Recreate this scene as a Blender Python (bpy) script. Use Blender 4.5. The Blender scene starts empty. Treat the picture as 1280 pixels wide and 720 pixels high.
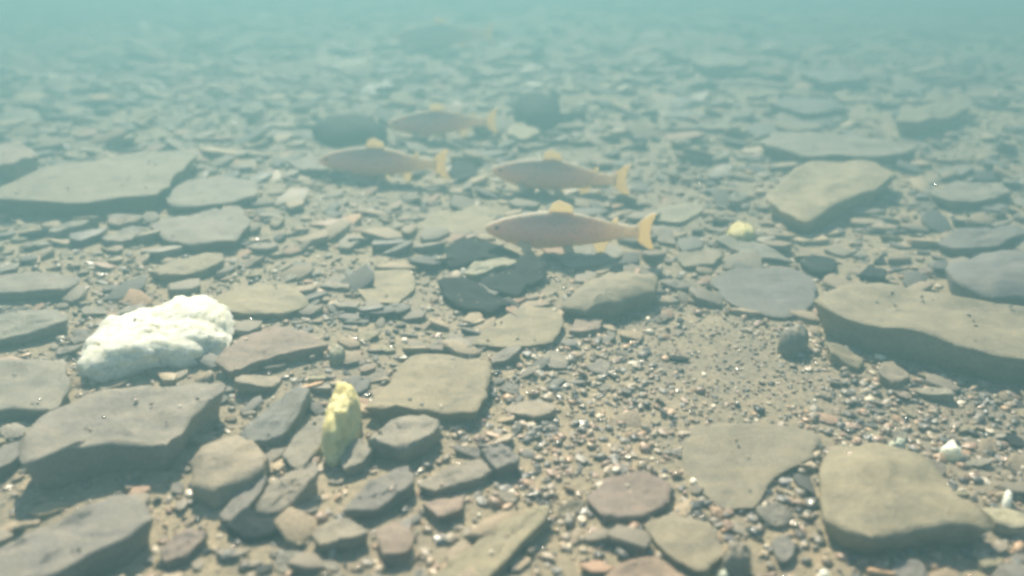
import bpy, bmesh, math, random
import numpy as np
from mathutils import Vector, Matrix, noise

# ------------------------------------------------------------------ camera, light, exposure
scene = bpy.context.scene
C = scene.collection
R = math.radians
CAM_H, PITCH, HFOV = 0.45, 23.6, 65.0
cam_d = bpy.data.cameras.new('camera')
cam = bpy.data.objects.new('camera', cam_d); C.objects.link(cam)
cam.location = (0, 0, CAM_H)
cam.rotation_euler = (R(90 - PITCH), 0, 0)
cam_d.sensor_width = 36.0
cam_d.lens = 18.0 / math.tan(R(HFOV / 2))
cam_d.clip_start = 0.02
cam_d.clip_end = 100
cam_d.dof.use_dof = True
cam_d.dof.focus_distance = 0.95
cam_d.dof.aperture_fstop = 2.6
scene.camera = cam

SUN_EL, SUN_AZ = 45.0, -12.0             # ahead of the camera, a little to its left
world = bpy.data.worlds.new('World'); scene.world = world
world.use_nodes = True
wn = world.node_tree
sky = wn.nodes.new('ShaderNodeTexSky'); sky.sky_type = 'NISHITA'; sky.sun_disc = False
sky.sun_elevation = R(SUN_EL); sky.sun_rotation = R(SUN_AZ)
wn.links.new(sky.outputs[0], wn.nodes['Background'].inputs[0])
wn.nodes['Background'].inputs[1].default_value = 0.075
sun_d = bpy.data.lights.new('sun', 'SUN')
sun_d.energy = 5.0; sun_d.angle = R(0.6); sun_d.color = (1.0, 0.88, 0.67)
sun = bpy.data.objects.new('sun', sun_d); C.objects.link(sun)
to_sun = Vector((math.sin(R(SUN_AZ)) * math.cos(R(SUN_EL)), math.cos(R(SUN_AZ)) * math.cos(R(SUN_EL)), math.sin(R(SUN_EL))))
sun.rotation_euler = to_sun.to_track_quat('Z', 'Y').to_euler()
vs = scene.view_settings
scene.display_settings.display_device = 'sRGB'
vs.view_transform = 'Standard'; vs.look = 'None'; vs.gamma = 1; vs.exposure = 2.0
scene.cycles.use_denoising = True
scene.cycles.filter_width = 3.2
scene.cycles.volume_bounces = 0
scene.cycles.max_bounces = 5

# ------------------------------------------------------------------ helpers
rnd = random.Random(7)
nrg = np.random.default_rng(11)
FPX = 640 / math.tan(R(HFOV / 2))
_rot = cam.rotation_euler.to_matrix()
def ray(px, py):
    return _rot @ Vector(((px - 640) / FPX, -(py - 360) / FPX, -1.0))
_gw = [(nrg.uniform(0, 6.28), f, nrg.uniform(0, 6.28), a) for f, a in
       ((1.1, .020), (1.9, .014), (3.1, .010), (5.3, .006), (8.1, .0045), (13., .003), (19., .002), (31., .0014))]
def ground_z(x, y):
    z = 0 * x
    for th, f, ph, a in _gw:
        z = z + a * .6 * np.sin(f * (x * math.cos(th) + y * math.sin(th)) + ph)
    return z
def at(px, py, h=0.0, tilt=(0, 0), c=None):
    """where a pixel's ray meets the plane h above the bed (sloped by tilt about c)"""
    d = ray(px, py)
    z = h
    for _ in range(12):
        t = (z - CAM_H) / d.z
        x, y = t * d.x, t * d.y
        z = h + (tilt[0] * (x - c[0]) + tilt[1] * (y - c[1]) if c else 0) + (float(ground_z(x, y)) if not c else 0)
    return Vector((x, y, z))
def tag(o, label=None, cat=None, group=None, kind=None):
    if label: o['label'] = label
    if cat: o['category'] = cat
    if group: o['group'] = group
    if kind: o['kind'] = kind
    return o
def link(name, verts, faces, mat, parent=None, smooth=True, origin=None, sharp=None):
    me = bpy.data.meshes.new(name)
    if origin is not None:
        verts = [(v[0] - origin[0], v[1] - origin[1], v[2] - origin[2]) for v in verts]
    me.from_pydata([tuple(v) for v in verts], [], faces)
    me.validate()
    me.polygons.foreach_set('use_smooth', [smooth] * len(me.polygons))
    me.materials.append(mat)
    if sharp: me.set_sharp_from_angle(angle=R(sharp))
    o = bpy.data.objects.new(name, me); C.objects.link(o)
    if origin is not None: o.location = origin
    if parent: o.parent = parent
    return o

# ------------------------------------------------------------------ materials
def nodes_of(name):
    m = bpy.data.materials.new(name); m.use_nodes = True
    nt = m.node_tree
    return m, nt, nt.nodes['Principled BSDF']
def N(nt, kind, **kw):
    n = nt.nodes.new(kind)
    for k, v in kw.items():
        if k in n.inputs: n.inputs[k].default_value = v
        else: setattr(n, k, v)
    return n
def noise_tex(nt, co, scale, detail=5, rough=.6):
    n = N(nt, 'ShaderNodeTexNoise', Scale=scale, Detail=detail, Roughness=rough)
    nt.links.new(co, n.inputs['Vector']); return n.outputs['Fac']
def ramp(nt, fac, stops):
    r = nt.nodes.new('ShaderNodeValToRGB')
    cr = r.color_ramp
    while len(cr.elements) < len(stops): cr.elements.new(.5)
    for e, (p, c) in zip(cr.elements, stops):
        e.position = p; e.color = (*c, 1)
    nt.links.new(fac, r.inputs['Fac']); return r.outputs['Color']
def mix(nt, fac, a, b, mode='MIX'):
    m = nt.nodes.new('ShaderNodeMix'); m.data_type = 'RGBA'; m.blend_type = mode
    for sock, v in ((m.inputs[0], fac), (m.inputs[6], a), (m.inputs[7], b)):
        if hasattr(v, 'links'): nt.links.new(v, sock)
        elif isinstance(v, (int, float)): sock.default_value = v
        else: sock.default_value = (*v, 1)
    return m.outputs[2]
def bump(nt, b, h, strength, dist):
    n = N(nt, 'ShaderNodeBump', Strength=strength, Distance=dist)
    nt.links.new(h, n.inputs['Height']); nt.links.new(n.outputs[0], b.inputs['Normal']); return n
def sc(c, k): return tuple(min(1, v * k) for v in c)

def stone_material(name, base, silt, rough=.62, silt_amount=.55, contrast=.35, spec=.3):
    m, nt, b = nodes_of(name)
    geo = nt.nodes.new('ShaderNodeNewGeometry').outputs['Position']
    inf = nt.nodes.new('ShaderNodeObjectInfo').outputs['Random']
    f1 = noise_tex(nt, geo, 34, 6, .62)
    col = ramp(nt, f1, [(.28, sc(base, 1 - contrast)), (.5, base), (.72, sc(base, 1 + contrast))])
    f2 = noise_tex(nt, geo, 11, 5, .7)
    sfac = ramp(nt, f2, [(.34, (0, 0, 0)), (.66, (silt_amount,) * 3)])
    col = mix(nt, sfac, col, silt)
    f3 = noise_tex(nt, geo, 420, 3, .7)
    grain = ramp(nt, f3, [(.3, (.72,) * 3), (.55, (1.0,) * 3), (.78, (1.3,) * 3)])
    col = mix(nt, 1.0, col, grain, 'MULTIPLY')
    tint = ramp(nt, inf, [(0, (.82, .83, .88)), (.35, (1, .97, .93)), (.7, (.92, .97, .97)), (1, (1.15, 1.07, .96))])
    col = mix(nt, 1.0, col, tint, 'MULTIPLY')
    nt.links.new(col, b.inputs['Base Color'])
    b.inputs['Roughness'].default_value = rough
    b.inputs['Specular IOR Level'].default_value = spec
    wav = N(nt, 'ShaderNodeTexNoise', Scale=16, Detail=7, Roughness=.72, Distortion=1.6)
    mp = N(nt, 'ShaderNodeMapping'); mp.inputs['Rotation'].default_value = (.3, .2, .6); mp.inputs['Scale'].default_value = (1, 3.2, 3)
    nt.links.new(geo, mp.inputs[0]); nt.links.new(mp.outputs[0], wav.inputs['Vector'])
    bed = ramp(nt, wav.outputs['Fac'], [(.36, (.74, .75, .78)), (.46, (1, 1, 1)), (.62, (1.1, 1.07, 1.0))])
    col = mix(nt, 1.0, col, bed, 'MULTIPLY'); nt.links.new(col, b.inputs['Base Color'])
    hsum = N(nt, 'ShaderNodeMath', operation='ADD')
    nt.links.new(noise_tex(nt, geo, 90, 6, .65), hsum.inputs[0]); nt.links.new(f3, hsum.inputs[1])
    bump(nt, b, hsum.outputs[0], .55, .0035)
    return m
SILT = (.33, .29, .22)
M = {
    'grey':  stone_material('grey_slate', (.205, .182, .15), (.275, .238, .188)),
    'tan':   stone_material('tan_slate', (.24, .203, .137), (.29, .245, .162)),
    'blue':  stone_material('blue_grey_slate', (.145, .138, .13), (.225, .197, .163)),
    'dark':  stone_material('dark_slate_and_shade', (.018, .021, .026), (.04, .041, .042), silt_amount=.3, spec=.12, rough=.8),  # near black; on real chips and on slabs standing in for shade
    'pink':  stone_material('pinkish_slate', (.225, .165, .132), (.28, .23, .172)),
    'pale':  stone_material('pale_slate', (.28, .255, .18), (.33, .30, .22)),
    'yellow': stone_material('ochre_rock', (.66, .55, .20), (.85, .78, .42), contrast=.55, silt_amount=.8),
    'white': stone_material('white_quartz', (.93, .89, .68), (.95, .93, .80), contrast=.22),
    'green': stone_material('pale_green_pebble', (.50, .56, .46), (.6, .62, .52)),
}
def ground_material():
    m, nt, b = nodes_of('silty_sand')
    geo = nt.nodes.new('ShaderNodeNewGeometry').outputs['Position']
    a = noise_tex(nt, geo, 2.2, 5, .6); c = noise_tex(nt, geo, 160, 5, .75); d = noise_tex(nt, geo, 23, 5, .65)
    col = ramp(nt, a, [(.35, (.24, .2, .143)), (.52, (.31, .255, .165)), (.68, (.37, .285, .175))])
    col = mix(nt, 1.0, col, ramp(nt, d, [(.3, (.7, .72, .75)), (.6, (1.05, 1.02, 1))]), 'MULTIPLY')
    col = mix(nt, 1.0, col, ramp(nt, c, [(.3, (.55,) * 3), (.5, (1,) * 3), (.75, (1.4,) * 3)]), 'MULTIPLY')
    nt.links.new(col, b.inputs['Base Color']); b.inputs['Roughness'].default_value = .75
    bump(nt, b, c, .8, .006)
    return m
def gravel_material(name, rough, spec):
    m, nt, b = nodes_of(name)
    at_ = nt.nodes.new('ShaderNodeAttribute'); at_.attribute_name = 'grain'
    geo = nt.nodes.new('ShaderNodeNewGeometry').outputs['Position']
    f = noise_tex(nt, geo, 330, 3, .65)
    col = mix(nt, 1.0, at_.outputs['Color'], ramp(nt, f, [(.3, (.7,) * 3), (.7, (1.25,) * 3)]), 'MULTIPLY')
    nt.links.new(col, b.inputs['Base Color'])
    nt.links.new(at_.outputs['Alpha'], b.inputs['Roughness'])
    b.inputs['Specular IOR Level'].default_value = spec
    bump(nt, b, f, .4, .003)
    return m
for k, r in (('white', .03), ('yellow', .012)):            # quartz lets light through
    b = M[k].node_tree.nodes['Principled BSDF']
    b.inputs['Subsurface Weight'].default_value = .5
    b.inputs['Subsurface Radius'].default_value = (1, .95, .7); b.inputs['Subsurface Scale'].default_value = r
M['ground'] = ground_material(); M['gravel'] = gravel_material('gravel_grains', .42, .8); M['plates'] = gravel_material('slate_plates', .6, .35)

# ------------------------------------------------------------------ the bed
def graded(lo, hi, n, k):
    t = np.linspace(-1, 1, n) if lo < 0 and abs(lo) == hi else None
    return np.sinh(k * t) / math.sinh(k) * hi
xs = graded(-8, 8, 201, 2.6)
ys = np.concatenate([np.linspace(-2, .3, 14)[:-1], .3 + (np.expm1(np.linspace(0, 3.1, 240)) / math.expm1(3.1)) * 12.7])
X, Y = np.meshgrid(xs, ys)
Z = ground_z(X, Y)
V = np.stack([X, Y, Z], -1).reshape(-1, 3)
nx, ny = len(xs), len(ys)
idx = np.arange(nx * ny).reshape(ny, nx)
F = np.stack([idx[:-1, :-1], idx[:-1, 1:], idx[1:, 1:], idx[1:, :-1]], -1).reshape(-1, 4)
tag(link('creek_bed', V.tolist(), F.tolist(), M['ground']), 'sandy silt covered creek bed under the stones', 'creek bed', kind='structure')

# ------------------------------------------------------------------ stones
def resample(poly, n):
    P = [Vector(p) for p in poly]
    L = [0]
    for i in range(len(P)): L.append(L[-1] + (P[(i + 1) % len(P)] - P[i]).length)
    out = []
    for k in range(n):
        s = L[-1] * k / n
        i = max(j for j in range(len(P)) if L[j] <= s + 1e-9)
        f = (s - L[i]) / max(L[i + 1] - L[i], 1e-9)
        out.append(P[i].lerp(P[(i + 1) % len(P)], f))
    return out
def stone_mesh(poly, h, tilt, seed, dome=0.0, n=40, sink=.02, knob=0.0, bevel=None, under=.2):
    """flat irregular slab: poly is the world outline of its top (x, y), h the top's height over the bed"""
    cx = sum(p[0] for p in poly) / len(poly); cy = sum(p[1] for p in poly) / len(poly)
    g = float(ground_z(cx, cy))
    ring = resample([(p[0], p[1], 0) for p in poly], n)
    if dome < .5:                                     # take the edge off the traced corners
        ring = [(ring[i - 1] + ring[i] * 6 + ring[(i + 1) % n]) / 8 for i in range(n)]
    else:
        for _ in range(2): ring = [(ring[i - 1] + ring[i] + ring[(i + 1) % n]) / 3 for i in range(n)]
    size = math.sqrt(sum((p.x - cx) ** 2 + (p.y - cy) ** 2 for p in ring) / n)
    so = Vector((seed * 3.17, seed * 1.71, seed * .77))
    for p in ring:
        d = (p - Vector((cx, cy, 0)))
        p += d * (.08 * noise.fractal(so + p * (2.4 / size), .8, 2.0, 5))
    bev = (bevel or min(.003, h * .16)) * (.35 if bevel else 1)
    def top(x, y): return g + h + tilt[0] * (x - cx) + tilt[1] * (y - cy)
    levels = []                                       # (radius factor, z function)
    if dome >= .5:                                    # rounded stone
        for a in ((.06, .12, .18, .24, .3, .36, .42, .48, .54, .6, .66, .71, .76, .81, .855, .895, .93, .96, .985, 1.0, 1.0, .96, .85) if knob else (.18, .36, .54, .7, .82, .91, .97, 1.0, 1.0, .9)):
            levels.append((a, 'dome'))
    else:
        for a in (.16, .32, .46, .6, .72, .83, .91): levels.append((a, 'top'))
        levels += [(.965, 'edge0'), (.992, 'edge1'), (1.0, 'edge2')]
        rr = random.Random(seed)
        for s in (.30, .33, .62, .66): levels.append((1.0 - under * s + rr.uniform(-.02, .02), s))
        levels.append((1.0 - under, 'low'))
    verts = [(cx, cy, 0)]; faces = []
    for li, (a, kind) in enumerate(levels):
        for p in ring:
            x = cx + (p.x - cx) * a; y = cy + (p.y - cy) * a
            t = top(x, y)
            q = so + Vector((x, y, 0)) * (1.6 / size)
            und = noise.fractal(q, 1.0, 2.0, 5) * size * .04 + (round(2.2 * noise.noise(q * .8 + Vector((9, 4, 2)))) * min(.0035, h * .12) if a > .3 else 0)
            if kind == 'dome':
                rest = len(levels) - 1 - li
                if rest < 2: z = g - sink + (0.4 * (h + sink) if rest == 1 else 0)
                else: z = g + .28 * h + (t - g - .28 * h) * (max(0, 1 - a ** (4.5 if knob else 2.6))) ** .5 + und
            else:
                z = t + und + dome * .05 * (1 - a * a)
                if kind == 'edge0': z -= bev * .15
                elif kind == 'edge1': z -= bev * .5
                elif kind == 'edge2': z -= bev * 1.1
                elif kind == 'low': z = g - sink
                elif isinstance(kind, float):
                    j = noise.noise(so + Vector((x * 40, y * 40, kind * 9)))
                    z = (t - bev) * (1 - kind) + (g - sink) * kind
                    x += (p.x - cx) / size * j * .006; y += (p.y - cy) / size * j * .006
            verts.append((x, y, z))
    q = so + Vector((cx, cy, 0)) * (1.6 / size)
    c0 = noise.fractal(q, 1.0, 2.0, 5) * size * .04
    verts[0] = (cx, cy, top(cx, cy) + c0 + (0 if dome >= .5 else dome * .05))
    for i in range(n): faces.append((0, 1 + i, 1 + (i + 1) % n))
    for l in range(len(levels) - 1):
        for i in range(n):
            a0 = 1 + l * n; a1 = a0 + n; j = (i + 1) % n
            faces.append((a0 + i, a1 + i, a1 + j, a0 + j))
    if knob:
        for i, q in enumerate(verts):
            p = Vector(q); c = Vector((cx, cy, g))
            d = (p - c).normalized()
            k = .55 * noise.fractal(so + p * 22, 1.0, 2.0, 3) + .5 * (noise.voronoi(so + p * 75)[0][0] - .35) + .3 * noise.noise(so + p * 190)
            verts[i] = tuple(p + d * (k * knob))
    ar = sum(ring[i].x * ring[(i + 1) % n].y - ring[(i + 1) % n].x * ring[i].y for i in range(n))
    if ar < 0: faces = [tuple(reversed(f)) for f in faces]
    return verts, faces, Vector((cx, cy, g)), [(p.x, p.y) for p in ring]

FOOT = []            # outlines already taken: (polygon, height, tilt, centre)
ANCHOR = []          # (centre, short phrase) to say where small chips lie
def traced(name, px, h, mat, label, short=None, tilt=(0, 0), dome=0.0, cat='stone', knob=0.0, n=40, group='stones on the creek bed', bevel=None):
    if dome < .5: h *= .56
    cpx = sum(p[0] for p in px) / len(px); cpy = sum(p[1] for p in px) / len(px)
    c = at(cpx, cpy, h * (.45 if knob else 1))
    cc = (c.x, c.y)
    poly = []
    for p in px:
        w = at(p[0], p[1], c.z, tilt, cc)
        poly.append((w.x, w.y))
    v, f, o, ring = stone_mesh(poly, h, tilt, len(FOOT) + 1, dome, n, knob=knob, bevel=bevel)
    ob = link(name, v, f, M[mat], origin=o, sharp=None if dome >= .5 else 38)
    tag(ob, label, cat, group)
    FOOT.append((np.array(ring), h, tilt, o))
    if short: ANCHOR.append((o, short))
    return ob

S = 'slate_stone'
traced('quartz_rock', [(97,466),(104,434),(128,408),(165,394),(205,390),(240,378),(268,374),(286,386),(292,408),(284,430),(240,446),(190,454),(150,462),(118,472)], .033, 'white',
       'bright white knobbly quartz rock, longest and brightest stone on the left', 'the white quartz rock', dome=1, knob=.014, n=88, cat='rock')
traced('ochre_rock', [(403,556),(411,522),(427,494),(447,499),(453,514),(441,537),(427,560),(414,569)], .045, 'yellow',
       'small upright yellow ochre rock leaning among grey slates', 'the yellow ochre rock', dome=1, knob=.007, n=48, cat='rock')
traced(S, [(-60,450),(80,449),(88,475),(72,510),(-60,515)], .035, 'grey', 'square grey slab cut by the left edge, below and left of the white rock', 'the square slab at the left edge')
traced(S, [(22,556),(60,515),(115,490),(190,482),(288,473),(264,500),(227,535),(213,556),(150,552),(90,562),(50,580),(25,587)], .060, 'grey',
       'large grey slate slab with a deep dark front edge under the white rock', 'the large left slab', tilt=(0, .03))
traced(S, [(-60,700),(40,665),(100,640),(150,612),(185,622),(195,645),(160,672),(100,700),(40,732),(-60,770)], .050, 'grey', 'long grey slate slab filling the bottom left corner', 'the bottom left corner slab')
traced(S, [(237,577),(253,556),(285,543),(315,548),(335,570),(330,590),(300,605),(265,615),(240,606)], .030, 'grey', 'rounded grey stone like a cobble right of the large left slab', 'the rounded grey cobble', dome=.2)
traced(S, [(272,642),(300,608),(335,590),(330,605),(312,632),(288,652)], .018, 'blue', 'narrow pointed slate just below the rounded grey cobble', 'the narrow pointed slate', tilt=(.1, 0))
traced(S, [(318,633),(340,600),(398,573),(402,585),(380,612),(350,636),(325,642)], .030, 'grey', 'diamond slate with dark right edge, below left of the yellow rock', 'the diamond slate', tilt=(.1, .1))
traced(S, [(295,546),(325,515),(375,480),(390,484),(370,520),(352,546),(320,552)], .028, 'blue', 'tilted blue grey slate between the rounded cobble and the yellow rock', 'the tilted blue grey slate', tilt=(-.05, .12))
traced(S, [(350,570),(370,540),(400,515),(410,520),(402,556),(375,585)], .020, 'grey', 'flat brownish slate touching the left side of the yellow rock')
traced(S, [(455,506),(490,470),(510,440),(560,443),(614,450),(610,475),(597,516),(540,510),(480,512)], .030, 'tan', 'broad flat tan slab with a straight shaded front right of the yellow rock', 'the broad tan slab')
traced(S, [(458,549),(485,525),(515,517),(551,525),(546,536),(510,564),(480,556)], .035, 'grey', 'wedge shaped slate pointing at the camera below the broad tan slab', 'the wedge shaped slate')
traced(S, [(424,572),(445,547),(470,555),(456,576),(430,587)], .022, 'grey', 'small grey slate wedged right below the yellow rock')
traced(S, [(428,637),(460,602),(510,580),(521,600),(490,621),(465,637)], .026, 'blue', 'blue grey slate with a bright fleck, below the wedge shaped slate', 'the flecked blue grey slate')
traced(S, [(518,606),(550,587),(600,572),(621,585),(600,598),(540,613)], .016, 'grey', 'long flat slate at the edge of the gravel, right of the flecked slate', 'the long flat slate by the gravel')
traced(S, [(599,563),(625,552),(651,570),(645,581),(620,584)], .026, 'blue', 'stubby dark grey stone standing on the end of a long flat slate')
traced(S, [(586,430),(620,400),(655,380),(690,385),(706,400),(692,427),(640,434)], .015, 'tan', 'flat tan slab lying just in front of the black shadow slabs', 'the tan slab before the black shadow slabs')
traced(S, [(698,380),(735,350),(790,337),(826,346),(822,364),(780,378),(730,389)], .040, 'tan', 'thick smooth tan slab with a shaded rounded front, centre of view', 'the thick smooth tan slab', dome=.25, bevel=.014)
traced(S, [(711,412),(722,393),(756,392),(750,409),(730,416)], .016, 'pink', 'small square pinkish stone in front of the thick tan slab', 'the square pinkish stone')
K = 'dark_slate_and_shade'
traced(K, [(555,320),(562,305),(585,300),(612,302),(655,319),(640,326),(602,322),(580,330),(562,334)], .022, 'dark', 'rearmost of the black slabs standing in for shadow on the bed', 'the rearmost shadow slab', tilt=(0, .12), cat='dark stone')  # this cluster puts shadow patches on the bed into solid black shapes
traced(K, [(640,324),(664,315),(684,326),(680,346),(664,356),(644,350)], .024, 'dark', 'blocky black slab standing in for shadow, right end of the black cluster', 'the blocky shadow slab', tilt=(0, .1), cat='dark stone')
traced(K, [(548,350),(575,344),(597,352),(612,366),(640,376),(612,390),(577,386),(556,370)], .024, 'dark', 'curved black slab standing in for shadow, frontmost of the black cluster', 'the frontmost shadow slab', tilt=(0, .1), cat='dark stone')
traced(K, [(596,352),(612,340),(640,334),(662,352),(648,370),(612,362)], .019, 'dark', 'black slab standing in for shadow in the middle of the black cluster', tilt=(0, .06), cat='dark stone')
traced('slate_chip', [(578,338),(596,326),(630,321),(650,325),(640,331),(606,338),(590,343)], .030, 'pale', 'pale slate sliver lying across the black shadow slabs', cat='stone chip', tilt=(0, .05))
traced(S, [(443,352),(470,337),(515,338),(521,360),(496,380),(455,376)], .010, 'tan', 'thin flat tan slab left of the black shadow slabs', 'the thin tan slab')
traced(S, [(398,357),(420,343),(447,340),(435,361)], .012, 'grey', 'small tan grey slate beside the left end of a thin tan slab')
traced(S, [(260,374),(300,358),(345,348),(372,362),(388,380),(350,392),(290,390)], .022, 'tan', 'wide yellowish slab just behind the right end of the white rock', 'the wide yellowish slab')
traced(S, [(266,452),(300,420),(340,403),(400,420),(412,430),(370,438),(320,450),(290,464)], .026, 'pink', 'pinkish triangular slab against the right end of the white rock', 'the pinkish triangular slab')
traced(S, [(-40,403),(30,385),(75,386),(87,399),(50,411),(-40,428)], .030, 'grey', 'grey slate at the left edge behind the square slab', 'the slate behind the square slab')
traced(S, [(-40,345),(60,338),(102,345),(80,361),(-40,368)], .026, 'grey', 'flat grey slate at the left edge below the huge pale slab', 'the left edge slate')
traced(S, [(-60,246),(30,218),(110,200),(200,184),(250,184),(237,205),(192,241),(110,250),(30,247)], .075, 'tan', 'huge pale slab with a long shaded front at the far left', 'the huge pale slab on the left')
traced(S, [(-60,184),(30,179),(48,190),(20,207),(-60,212)], .080, 'pink', 'pale block at the left edge behind the huge pale slab')
traced(S, [(200,237),(240,222),(320,224),(322,244),(270,255),(214,259)], .030, 'grey', 'flat hazy slab right of the huge pale slab', 'the flat hazy slab')
traced(S, [(186,280),(240,266),(300,255),(312,275),(292,300),(240,306),(206,298)], .032, 'grey', 'hazy square slab below the flat hazy slab on the left', 'the hazy square slab')
traced(S, [(184,339),(220,322),(277,315),(282,324),(250,337),(204,345)], .024, 'tan', 'long thin slate below the hazy square slab on the left', 'the long thin slate')
traced(S, [(360,202),(385,194),(420,198),(411,209),(374,212)], .040, 'grey', 'small pale slab in the haze left of centre')
traced(S, [(520,285),(545,262),(600,256),(625,262),(615,285),(570,296)], .010, 'tan', 'thin flat slab under the nose of the nearest fish', 'the slab under the nearest fish')
traced(S, [(957,242),(985,215),(1020,197),(1100,199),(1122,214),(1096,235),(1050,250),(1006,279),(985,266)], .070, 'tan', 'big pale tan slab with a dark pointed front, upper right', 'the big pale tan slab', tilt=(0, .04))
traced(S, [(943,176),(975,166),(1060,167),(1148,180),(1133,192),(1060,194),(1000,193)], .050, 'grey', 'flat hazy slab directly behind the big pale tan slab', 'the slab behind the big tan slab')
traced(S, [(1117,147),(1150,132),(1200,124),(1217,132),(1187,145),(1150,152)], .060, 'tan', 'pale pointed slab in the haze near the right edge, farthest back there', 'the farthest pale slab on the right')
traced(S, [(1162,241),(1190,228),(1250,227),(1268,240),(1240,249),(1190,252)], .032, 'grey', 'flat grey slab right of the big pale tan slab', 'the flat grey slab')
traced('pebble', [(908,283),(920,273),(940,274),(947,285),(930,291)], .022, 'yellow', 'small rounded yellowish pebble below left of the big pale tan slab', dome=.6, cat='pebble', n=28)
traced(S, [(887,351),(920,335),(980,332),(1017,345),(1020,375),(1000,396),(940,393),(910,376)], .016, 'blue', 'flat dark grey slab left of the great overhanging slab', 'the flat dark grey slab')
traced(S, [(1019,371),(1045,352),(1100,350),(1180,364),(1240,375),(1340,385),(1350,462),(1260,447),(1190,432),(1130,415),(1080,404),(1045,391)], .075, 'tan',
       'great pale slab overhanging a dark shadow at the right edge', 'the great overhanging slab', tilt=(0, .05))
traced(S, [(1180,336),(1230,317),(1330,313),(1340,372),(1240,373),(1190,355)], .045, 'blue', 'dark grey rounded slab behind the great overhanging slab at right edge', 'the dark rounded slab', dome=.3)
traced(S, [(1170,300),(1200,287),(1265,280),(1290,290),(1250,305),(1200,312)], .030, 'blue', 'grey slate at the right edge behind the dark rounded slab')
traced(S, [(1000,326),(1015,318),(1045,322),(1043,338),(1015,340)], .022, 'dark', 'small black slate chip behind the flat dark grey slab', cat='dark stone')
traced(S, [(1074,342),(1088,328),(1110,338),(1105,348)], .026, 'dark', 'small black pointed chip behind the great overhanging slab', cat='dark stone')
traced(S, [(973,414),(985,402),(1005,399),(1016,410),(1001,422),(981,422)], .028, 'grey', 'small rounded stone before the left tip of the overhanging slab', 'the small rounded stone', dome=.5, n=28)
traced(S, [(1024,592),(1030,560),(1090,547),(1160,568),(1182,600),(1247,660),(1150,662),(1090,681),(1050,666),(1027,640)], .040, 'tan',
       'large smooth tan slab with a dark front edge at the lower right', 'the lower right tan slab', dome=.12, bevel=.010)
traced(S, [(848,552),(870,530),(980,528),(1028,545),(1018,570),(960,600),(942,640),(900,640),(860,592)], .007, 'tan', 'thin half buried slab in the sand left of the lower right slab', 'the half buried slab', bevel=.003)
traced(S, [(733,622),(760,595),(805,586),(842,605),(836,626),(800,646),(755,646)], .015, 'pink', 'low pinkish slab set in gravel at the bottom centre', 'the low pinkish slab', bevel=.006)
traced(S, [(803,652),(840,639),(890,655),(907,690),(880,717),(830,692)], .014, 'tan', 'flat tan slab in gravel in front of the low pinkish slab', 'the flat slab in the gravel', bevel=.005)
traced('pebble', [(902,690),(914,672),(940,669),(943,690),(926,701)], .026, 'grey', 'rounded grey pebble right of a flat tan slab at the bottom', 'the rounded pebble at the bottom', dome=.6, cat='pebble', n=28)
traced(S, [(520,735),(590,680),(620,655),(692,627),(686,646),(650,680),(600,735)], .020, 'tan', 'long narrow tan slate pointing into the bottom edge of the gravel', 'the long narrow tan slate')
traced(S, [(388,668),(405,650),(440,647),(462,665),(440,676),(400,680)], .020, 'grey', 'small grey slate in gravel below the flecked slate')
traced(K, [(283,658),(303,634),(367,642),(362,660),(312,672)], .016, 'dark', 'near black slab standing in for the shade of a hollow below the diamond slate', 'the dark hollow at lower left', cat='dark stone', tilt=(0, .2))  # shade of a hollow between stones, drawn as a near-black slab
traced(S, [(198,684),(235,659),(262,664),(237,690),(205,703)], .018, 'pink', 'pinkish slate right of the bottom left corner slab', 'the pinkish slate at lower left')
traced(S, [(700,327),(720,305),(777,304),(782,318),(750,331),(715,333)], .022, 'grey', 'grey slab directly behind the thick smooth tan slab', 'the slab behind the thick tan slab')
traced(S, [(893,300),(915,289),(952,304),(992,325),(940,321)], .016, 'grey', 'pointed slate behind the flat dark grey slab')
traced(S, [(845,318),(880,305),(905,318),(890,330),(855,334)], .015, 'tan', 'small tan slate right of the thick smooth tan slab')
traced(S, [(800,275),(830,257),(872,252),(880,262),(850,278)], .012, 'pale', 'pale yellowish slab standing in for sunlit sand behind the tail of the nearest fish', 'the sunlit sand patch by the nearest fish')  # pale slab put in for a patch of sunlit sand
traced(K, [(640,120),(648,108),(680,106),(702,118),(695,130),(660,132)], .070, 'dark', 'dark hazy rounded shape at the far centre', 'the dark rounded shape at far centre', dome=.5, cat='dark stone')  # near-black rounded lump, like the next one
traced(K, [(386,148),(400,136),(450,134),(484,146),(470,158),(410,158)], .055, 'dark', 'dark hazy rounded shape beside a far fish, left of centre', 'the dark rounded shape left of centre', dome=.5, cat='dark stone')
traced(K, [(560,214),(570,200),(592,202),(598,218),(575,224)], .026, 'dark', 'small dark hazy slab standing in for shadow left of the upper middle fish', cat='dark stone')  # a far shadow on the bed, drawn as a dark slab
traced(S, [(632,168),(640,154),(668,151),(676,164),(655,172)], .045, 'pale', 'small pale block in the haze above the middle fish', 'the pale block in the haze')
traced(S, [(960,130),(985,120),(1040,122),(1060,134),(1010,140)], .05, 'blue', 'hazy dark slab in the far right background', 'the far right hazy slab')
traced(S, [(860,75),(880,68),(930,70),(935,80),(890,84)], .06, 'tan', 'pale slab barely visible in the far haze, right of centre', 'the far pale slab')
traced(S, [(1000,92),(1030,84),(1075,88),(1080,98),(1030,103)], .06, 'blue', 'grey slab barely visible in far haze at right')
traced('pebble', [(1109,551),(1117,543),(1133,544),(1135,551),(1124,557)], .014, 'green', 'pale green pebble behind the lower right tan slab', dome=.6, cat='pebble', n=24)
traced('pebble', [(1175,553),(1190,548),(1207,558),(1203,564),(1186,561)], .014, 'white', 'small elongated white pebble right of the pale green pebble', dome=.6, cat='pebble', n=24)
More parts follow.
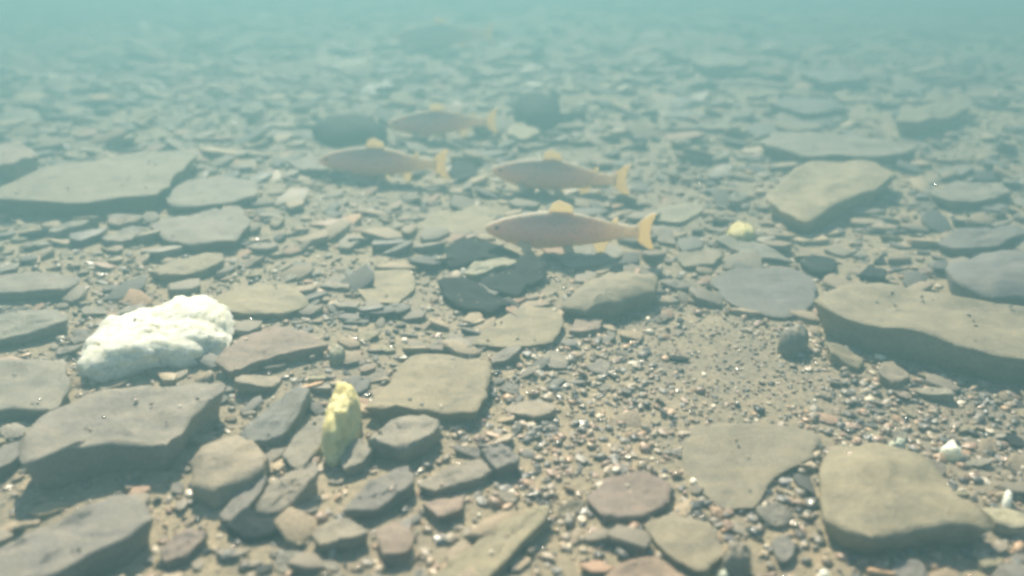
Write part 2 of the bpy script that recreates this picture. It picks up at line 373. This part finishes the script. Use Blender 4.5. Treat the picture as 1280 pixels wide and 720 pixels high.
traced('pebble', [(1256,612),(1262,603),(1268,612),(1267,624),(1259,624)], .014, 'white', 'small white pebble standing near the right edge', dome=.6, cat='pebble', n=24)
traced('pebble', [(896,716),(905,706),(914,712),(910,724),(898,724)], .012, 'green', 'tiny pale green pebble at the bottom edge', dome=.6, cat='pebble', n=24)
traced('pebble', [(1020,714),(1030,704),(1040,710),(1036,722),(1022,722)], .012, 'white', 'tiny white pebble at the bottom edge below the half buried slab', dome=.6, cat='pebble', n=24)
traced('pebble', [(408,436),(418,425),(432,428),(430,440),(415,444)], .016, 'pale', 'pale cream pebble at the right tip of the pinkish triangular slab', dome=.6, cat='pebble', n=24)

# ------------------------------------------------------------------ single slate chips between the stones
def inside(poly, x, y):
    """vectorised point in polygon"""
    r = np.zeros(np.shape(x), bool)
    xi, yi = poly[:, 0], poly[:, 1]
    for i in range(len(poly)):
        j = i - 1
        c = (yi[i] > y) != (yi[j] > y)
        r ^= c & (x < (xi[j] - xi[i]) * (y - yi[i]) / (yi[j] - yi[i] + 1e-12) + xi[i])
    return r
SAND = np.array([(lambda w: (w.x, w.y))(at(*p)) for p in
                 [(800,430),(850,385),(960,400),(1030,440),(1060,500),(1010,540),(860,545),(800,500)]])
placed = []
def grown(ring, k, m):
    c = ring.mean(0); return c + (ring - c) * k
chips = []
tries = 0
while len(placed) < 215 and tries < 20000:
    tries += 1
    # even over the picture, so that chips thin out with distance like what one can make out
    px, py = rnd.uniform(-10, 1290), 95 + 650 * rnd.random() ** .9
    w = at(px, py)
    dist = math.hypot(w.x, w.y)
    a = rnd.choice((.009, .012, .015, .019, .024, .030)) * (1 + .35 * max(0, dist - 1)) * rnd.uniform(.85, 1.2)
    a = min(a, .06)
    if inside(SAND, np.array(w.x), np.array(w.y)) and rnd.random() < .9: continue
    if any(inside(grown(f[0], 1.1, 0), np.array(w.x), np.array(w.y)) for f in FOOT): continue
    if any(min(np.hypot(f[0][:, 0] - w.x, f[0][:, 1] - w.y)) < a * .75 for f in FOOT): continue
    if any(math.hypot(q[0] - w.x, q[1] - w.y) < (q[2] + a) * .8 for q in placed): continue
    placed.append((w.x, w.y, a))
    yaw = rnd.gauss(.35, .7); el = rnd.uniform(.42, .8)
    k = rnd.choice((4, 5, 5, 6, 7))
    poly = []
    for i in range(k):
        th = 2 * math.pi * (i + rnd.uniform(-.28, .28)) / k
        rr = a * rnd.uniform(.8, 1.15)
        ux, uy = rr * math.cos(th), rr * el * math.sin(th)
        poly.append((w.x + ux * math.cos(yaw) - uy * math.sin(yaw), w.y + ux * math.sin(yaw) + uy * math.cos(yaw)))
    h = a * rnd.uniform(.2, .45)
    tilt = (rnd.gauss(0, .13), rnd.gauss(.05, .13))
    mat = rnd.choices(('grey', 'blue', 'tan', 'pink', 'dark', 'pale'), (34, 26, 26, 7, 4, 2))[0]
    v, f, o, ring = stone_mesh(poly, h, tilt, 200 + len(placed), .0, 18, sink=.012)
    chips.append((link('slate_chip', v, f, M[mat], origin=o, sharp=32), o, a, mat, np.array(ring), h, tilt))
WORD = {'grey': 'grey', 'blue': 'blue grey', 'tan': 'tan', 'pink': 'pinkish', 'dark': 'black', 'pale': 'pale'}
bucket = {}
for c in chips:
    o = c[1]
    an = min(ANCHOR, key=lambda q: (q[0] - o).length)
    dx, dy = o.x - an[0].x, o.y - an[0].y
    side = ('right of' if dx > 0 else 'left of') if abs(dx) > abs(dy) else ('behind' if dy > 0 else 'in front of')
    bucket.setdefault((WORD[c[3]], side, an[1]), []).append(((o - an[0]).length, c))
ORD = ['nearest', 'second nearest', 'third nearest', 'fourth nearest', 'fifth nearest', 'sixth nearest', 'seventh nearest', 'eighth nearest']
for (colr, side, an), lst in bucket.items():
    lst.sort(key=lambda q: q[0])
    for i, (_, c) in enumerate(lst):
        w = (ORD[min(i, 7)] + ' ') if len(lst) > 1 else ''
        tag(c[0], f'{w}{colr} slate chip {side} {an}', 'stone chip', 'slate chips between the stones')
for c in chips: FOOT.append((c[4], c[5], c[6], c[1]))

# ------------------------------------------------------------------ gravel nobody could count
def ico():
    bm = bmesh.new(); bmesh.ops.create_icosphere(bm, subdivisions=1, radius=1)
    v = np.array([p.co[:] for p in bm.verts]); f = np.array([[q.index for q in t.verts] for t in bm.faces]); bm.free()
    return v, f
IV, IF = ico()
NT = 24
TEMPL = np.stack([IV * (1 + nrg.normal(0, .16, (len(IV), 1))) * np.array([1, nrg.uniform(.55, .95), nrg.uniform(.28, .6)]) for _ in range(NT)])
PAL = np.array([(.20, .19, .165), (.15, .155, .155), (.28, .245, .19), (.30, .22, .17), (.10, .105, .11), (.36, .31, .23), (.06, .065, .07), (.55, .52, .42), (.80, .78, .68), (.42, .30, .2)])
PAL = PAL * np.array([.90, .80, .70])
PW = np.array([20, 12, 18, 16, 10, 8, 7, 3.5, 3.0, 7]); PW /= PW.sum()
def gravel(name, x, y, z, size, label, tilt_sd=.45):
    n = len(x)
    t = TEMPL[nrg.integers(0, NT, n)] * size[:, None, None]
    yaw = nrg.uniform(0, 6.283, n); ta = nrg.uniform(0, 6.283, n); tb = np.abs(nrg.normal(0, tilt_sd, n))
    c, s = np.cos(yaw)[:, None], np.sin(yaw)[:, None]
    X, Y, Zz = t[..., 0] * c - t[..., 1] * s, t[..., 0] * s + t[..., 1] * c, t[..., 2]
    ax, ay = np.cos(ta)[:, None], np.sin(ta)[:, None]; cb, sb = np.cos(tb)[:, None], np.sin(tb)[:, None]
    d = X * ax + Y * ay
    X2 = X + (d * (cb - 1) + Zz * sb) * ax; Y2 = Y + (d * (cb - 1) + Zz * sb) * ay; Z2 = -d * sb + Zz * cb
    P = np.stack([X2 + x[:, None], Y2 + y[:, None], Z2 + z[:, None]], -1).reshape(-1, 3)
    nv = len(IV)
    Fc = (IF[None] + (np.arange(n) * nv)[:, None, None]).reshape(-1, 3)
    me = bpy.data.meshes.new(name)
    me.vertices.add(len(P)); me.vertices.foreach_set('co', P.ravel())
    me.loops.add(Fc.size); me.loops.foreach_set('vertex_index', Fc.ravel().astype(np.int32))
    me.polygons.add(len(Fc)); me.polygons.foreach_set('loop_start', np.arange(0, Fc.size, 3, dtype=np.int32))
    ci = nrg.choice(len(PAL), n, p=PW)
    ci = np.where((size > .009) & ((ci == 7) | (ci == 8)), 0, ci)
    col = PAL[ci] * nrg.uniform(.75, 1.3, (n, 1))
    col = np.concatenate([np.clip(col, 0, .85), np.where(nrg.random((n, 1)) < .3, .14, .5)], 1)
    att = me.color_attributes.new('grain', 'FLOAT_COLOR', 'POINT')
    att.data.foreach_set('color', np.repeat(col, nv, 0).ravel())
    sm = np.repeat(nrg.random(n) < .5, len(IF))
    me.polygons.foreach_set('use_smooth', sm)
    me.update(calc_edges=True); me.validate()
    me.materials.append(M['gravel'])
    o = bpy.data.objects.new(name, me); C.objects.link(o)
    return tag(o, label, 'gravel', kind='stuff')
def covered(x, y):
    r = np.zeros(len(x), bool)
    for ring, h, tl, o in FOOT:
        g = grown(ring, .97, 0)
        lo, hi = g.min(0), g.max(0)
        m = (x > lo[0]) & (x < hi[0]) & (y > lo[1]) & (y < hi[1])
        if m.any(): r[m] |= inside(g, x[m], y[m])
    return r
gx, gy, gs = [], [], []
def band(d0, d1, per_m2, smin, smax):
    half = .78; extra = .28                             # goes on past the edges of the view
    area = half * (d1 ** 2 - d0 ** 2) + 2 * extra * (d1 - d0)
    n = int(area * per_m2)
    d = np.sqrt(nrg.uniform(d0 ** 2, d1 ** 2, n)); u = nrg.uniform(-1, 1, n)
    s = smin * (smax / smin) ** (nrg.random(n) ** 1.7)
    gx.append((half * d + extra) * u); gy.append(d); gs.append(s)
band(.34, 1.15, 22000, .0022, .0085)
band(1.15, 2.2, 6500, .003, .010)
band(2.2, 4.2, 1300, .006, .018)
band(4.2, 7.5, 250, .012, .035)
gx, gy, gs = map(np.concatenate, (gx, gy, gs))
keep = ~covered(gx, gy)
GRAV = np.array([(lambda w: (w.x, w.y))(at(*p)) for p in [(640,440),(800,400),(1000,400),(1290,480),(1290,740),(480,740),(560,640)]])
ingrav = inside(GRAV, gx + nrg.normal(0, .06, len(gx)), gy + nrg.normal(0, .05, len(gx)))
keep &= ingrav | (nrg.random(len(gx)) < .45)
gs = np.where(ingrav, gs, gs * .8)
insand = inside(SAND, gx + nrg.normal(0, .035, len(gx)), gy + nrg.normal(0, .05, len(gx)))
keep &= ~(insand & (nrg.random(len(gx)) < .45))
gs = np.where(insand, np.minimum(gs, .0042) * .8, gs)
gx, gy, gs = gx[keep], gy[keep], gs[keep]
gravel('gravel', gx, gy, ground_z(gx, gy) + gs * nrg.uniform(.05, .4, len(gx)), gs, 'mixed slate gravel and coarse sand covering the creek bed')
# broken slate plates too many to count, shingled into the bed
def plates(name, x, y, a, label):
    n = len(x); K = 6
    th = (np.arange(K)[None] + nrg.uniform(-.33, .33, (n, K))) * (2 * math.pi / K)
    rr = nrg.uniform(.65, 1.15, (n, K)) * a[:, None]
    el = nrg.uniform(.4, .85, n)[:, None]; yaw = nrg.normal(.35, .8, n)[:, None]
    ux, uy = rr * np.cos(th), rr * el * np.sin(th)
    px = ux * np.cos(yaw) - uy * np.sin(yaw); py = ux * np.sin(yaw) + uy * np.cos(yaw)
    tx, ty = nrg.normal(0, .17, n)[:, None], nrg.normal(.03, .19, n)[:, None]
    hh = (np.minimum(a * nrg.uniform(.12, .3, n), .007))[:, None]
    z0 = ground_z(x, y)[:, None] + np.minimum(a, .03)[:, None] * nrg.uniform(-.05, .2, n)[:, None]
    top = np.stack([px + x[:, None], py + y[:, None], z0 + hh + tx * px + ty * py], -1)
    inn = np.stack([px * .9 + x[:, None], py * .9 + y[:, None], z0 + hh * 1.12 + tx * px * .9 + ty * py * .9], -1)
    bot = np.stack([px * .88 + x[:, None], py * .88 + y[:, None], z0 - hh + tx * px + ty * py], -1)
    P = np.concatenate([inn, top, bot], 1).reshape(-1, 3)
    f = [(0, 1, 2, 3), (0, 3, 4, 5)]
    for i in range(K):
        j = (i + 1) % K
        f += [(i, K + i, K + j, j), (K + i, 2 * K + i, 2 * K + j, K + j)]
    Fc = (np.array(f)[None] + (np.arange(n) * 3 * K)[:, None, None]).reshape(-1, 4)
    me = bpy.data.meshes.new(name)
    me.vertices.add(len(P)); me.vertices.foreach_set('co', P.ravel())
    me.loops.add(Fc.size); me.loops.foreach_set('vertex_index', Fc.ravel().astype(np.int32))
    me.polygons.add(len(Fc)); me.polygons.foreach_set('loop_start', np.arange(0, Fc.size, 4, dtype=np.int32))
    pw = np.array([26., 20, 26, 6, 5, 9, 2, 0, 0, 1]); pw /= pw.sum()
    col = PAL[nrg.choice(len(PAL), n, p=pw)] * nrg.uniform(.8, 1.25, (n, 1))
    col = np.concatenate([np.clip(col, 0, .85), np.where(nrg.random((n, 1)) < .12, .5, .7)], 1)
    att = me.color_attributes.new('grain', 'FLOAT_COLOR', 'POINT')
    att.data.foreach_set('color', np.repeat(col, 3 * K, 0).ravel())
    me.update(calc_edges=True); me.validate(); me.materials.append(M['plates'])
    o = bpy.data.objects.new(name, me); C.objects.link(o)
    return tag(o, label, 'slate rubble', kind='stuff')
gx, gy, gs = [], [], []
band(.4, 1.0, 1500, .007, .026)
band(1.0, 1.8, 800, .010, .045)
band(1.8, 3.2, 380, .015, .075)
band(3.2, 7.5, 90, .03, .15)
gx, gy, gs = map(np.concatenate, (gx, gy, gs))
keep = ~covered(gx, gy) & ~inside(SAND, gx, gy) & ~(inside(GRAV, gx + nrg.normal(0, .05, len(gx)), gy) & (nrg.random(len(gx)) < .8))
gx, gy, gs = gx[keep], gy[keep], gs[keep]
plates('slate_rubble', gx, gy, gs, 'broken flat slate rubble shingled over the creek bed between larger stones')
# grains that have come to rest on the slabs
lx, ly, lz, ls = [], [], [], []
for ring, h, tl, o in FOOT[:70]:
    lo, hi = ring.min(0), ring.max(0)
    n = int(900 * (hi - lo).prod()) + 1
    x = nrg.uniform(lo[0], hi[0], n); y = nrg.uniform(lo[1], hi[1], n)
    m = inside(grown(ring, .85, 0), x, y)
    x, y = x[m], y[m]
    lx.append(x); ly.append(y); lz.append(o.z + h + tl[0] * (x - o.x) + tl[1] * (y - o.y)); ls.append(nrg.uniform(.0012, .0032, len(x)))
lx, ly, lz, ls = map(np.concatenate, (lx, ly, lz, ls))
gravel('loose_grains', lx, ly, lz, ls, 'loose sand grains lying on the tops of the slabs', .3)

# ------------------------------------------------------------------ fish
def fish_materials():
    m, nt, b = nodes_of('fish_skin')
    tc = nt.nodes.new('ShaderNodeTexCoord').outputs['Object']
    sep = nt.nodes.new('ShaderNodeSeparateXYZ'); nt.links.new(tc, sep.inputs[0])
    mr = N(nt, 'ShaderNodeMapRange'); mr.inputs[1].default_value = -.13; mr.inputs[2].default_value = .13
    nt.links.new(sep.outputs['Z'], mr.inputs[0])
    col = ramp(nt, mr.outputs[0], [(.0, (.78, .64, .44)), (.2, (.80, .55, .34)), (.42, (.74, .52, .42)), (.62, (.6, .49, .41)), (.85, (.33, .3, .24))])
    v = N(nt, 'ShaderNodeTexVoronoi', Scale=42); nt.links.new(tc, v.inputs['Vector'])
    col = mix(nt, 1.0, col, ramp(nt, v.outputs['Distance'], [(.18, (.6, .6, .56)), (.3, (1, 1, 1))]), 'MULTIPLY')
    nt.links.new(col, b.inputs['Base Color']); b.inputs['Roughness'].default_value = .65; b.inputs['Specular IOR Level'].default_value = .25
    b.inputs['Subsurface Weight'].default_value = .3; b.inputs['Subsurface Radius'].default_value = (.06, .035, .02); b.inputs['Subsurface Scale'].default_value = 1
    f, nt, b = nodes_of('fish_fin')
    tc = nt.nodes.new('ShaderNodeTexCoord').outputs['Object']
    w = N(nt, 'ShaderNodeTexWave', Scale=14, Distortion=1.5); nt.links.new(tc, w.inputs['Vector'])
    nt.links.new(ramp(nt, w.outputs['Fac'], [(.2, (.42, .24, .15)), (.8, (.48, .31, .2))]), b.inputs['Base Color'])
    b.inputs['Roughness'].default_value = .5
    b.inputs['Subsurface Weight'].default_value = .45; b.inputs['Subsurface Radius'].default_value = (.05, .03, .015); b.inputs['Subsurface Scale'].default_value = 1
    e, nt, b = nodes_of('fish_eye'); b.inputs['Base Color'].default_value = (.02, .018, .015, 1); b.inputs['Roughness'].default_value = .15
    return m, f, e
SKIN, FIN, EYE = fish_materials()
PROF = [(0, .012), (.02, .030), (.06, .052), (.12, .077), (.20, .100), (.30, .117), (.40, .122), (.50, .115), (.60, .099), (.70, .077), (.79, .056), (.86, .044), (.90, .043), (.93, .047)]
def prof(s):
    for (a, va), (b, vb) in zip(PROF, PROF[1:]):
        if s <= b: return va + (vb - va) * (s - a) / (b - a)
    return PROF[-1][1]
def fish(loc, L, yaw, bend, label, roll=0):
    """head towards -X, unit length scaled by L"""
    root = bpy.data.objects.new('fish', None); C.objects.link(root)
    root.location = loc; root.rotation_euler = (roll, 0, yaw); root.scale = (L, L, L)
    root.empty_display_size = .1
    tag(root, label, 'fish', 'school of fish over the creek bed')
    def bx(s): return bend * math.sin(s * 5.2 + .6) * (.2 + s)          # sideways swing of the spine
    nr, ns = 18, 36
    v, f = [], []
    for i in range(ns + 1):
        s = .935 * (i / ns) ** 1.15
        h = prof(s); wd = h * (.62 - .35 * s)
        zc = .012 * math.sin(math.pi * min(1, s / .5)) * -1
        for k in range(nr):
            t = 2 * math.pi * k / nr
            ct, st = math.cos(t), math.sin(t)
            v.append((s - .45, bx(s) + wd * ct, zc + h * st * (1.0 if st > 0 else .95)))
    for i in range(ns):
        for k in range(nr):
            j = (k + 1) % nr
            f.append((i * nr + k, i * nr + j, (i + 1) * nr + j, (i + 1) * nr + k))
    f.append(tuple(range(nr))[::-1]); f.append(tuple(ns * nr + k for k in range(nr)))
    link('body', v, f, SKIN, root)
    def fin(name, pts, th=.004, side=0, splay=0):
        n = len(pts); vv = []
        for q in (-1, 1):
            for (s, z) in pts:
                off = side + (splay * abs(z - pts[0][1]) if side else 0) * (1 if side > 0 else -1)
                vv.append((s - .45, bx(s) + off + q * th, z))
        ff = [tuple(range(n))[::-1], tuple(range(n, 2 * n))] + [(i, (i + 1) % n, n + (i + 1) % n, n + i) for i in range(n)]
        link(name, vv, ff, FIN, root, smooth=False)
    fin('tail_fin', [(.91, .035), (.95, .075), (1.0, .112), (1.04, .118), (1.015, .06), (1.005, 0), (1.015, -.06), (1.04, -.118), (1.0, -.112), (.95, -.075), (.91, -.035)], .005)
    fin('dorsal_fin', [(.38, .10), (.41, .165), (.45, .185), (.53, .155), (.54, .085)])
    fin('adipose_fin', [(.76, .055), (.785, .088), (.81, .088), (.80, .047)])
    fin('anal_fin', [(.66, -.075), (.69, -.14), (.73, -.14), (.76, -.055)])
    for sg in (-1, 1):
        fin('pelvic_fin', [(.47, -.095), (.50, -.15), (.55, -.155), (.54, -.09)], .003, sg * .022, .5)
        fin('pectoral_fin', [(.20, -.06), (.24, -.125), (.31, -.145), (.27, -.06)], .003, sg * .036, .9)
        bm = bmesh.new(); bmesh.ops.create_uvsphere(bm, u_segments=12, v_segments=8, radius=.013)
        me = bpy.data.meshes.new('eye'); bm.to_mesh(me); bm.free(); me.materials.append(EYE)
        eo = bpy.data.objects.new('eye', me); C.objects.link(eo); eo.parent = root
        eo.location = (.075 - .45, bx(.075) + sg * .031, .012)
    return root
fish(at(698, 287, .045), .255, R(-3), .02, 'pinkish fish with orange tail nearest the camera, behind the black shadow slabs')
fish(at(688, 218, .045), .27, R(-14), .035, 'reddish brown fish just behind and above the nearest fish')
fish(at(545, 153, .05), .27, R(9), .04, 'hazy pink fish right of the dark rounded shape left of centre')
fish(at(468, 202, .04), .27, R(-7), .025, 'faint grey pink fish left of the reddish brown fish')
fish(at(548, 44, .06), .42, R(12), .03, 'faintest fish highest in the picture, in the blue green haze')

# ------------------------------------------------------------------ the murky water itself
bm = bmesh.new(); bmesh.ops.create_cube(bm, size=1)
me = bpy.data.meshes.new('haze'); bm.to_mesh(me); bm.free()
hz = bpy.data.objects.new('haze', me); C.objects.link(hz)
hz.scale = (18, 17.5, 2.2); hz.location = (0, 5.6, -.5)        # from 1.6 m below the bed to 0.6 m above it
m = bpy.data.materials.new('murky_water'); m.use_nodes = True
nt = m.node_tree; nt.nodes.clear()
out = nt.nodes.new('ShaderNodeOutputMaterial')
pv = nt.nodes.new('ShaderNodeVolumePrincipled')
pv.inputs['Color'].default_value = (.135, .272, .297, 1)
pv.inputs['Density'].default_value = .62
pv.inputs['Anisotropy'].default_value = .25
nt.links.new(pv.outputs[0], out.inputs['Volume'])
hz.data.materials.append(m)
tag(hz, 'murky blue green creek water fading the far stones', 'water', kind='stuff')
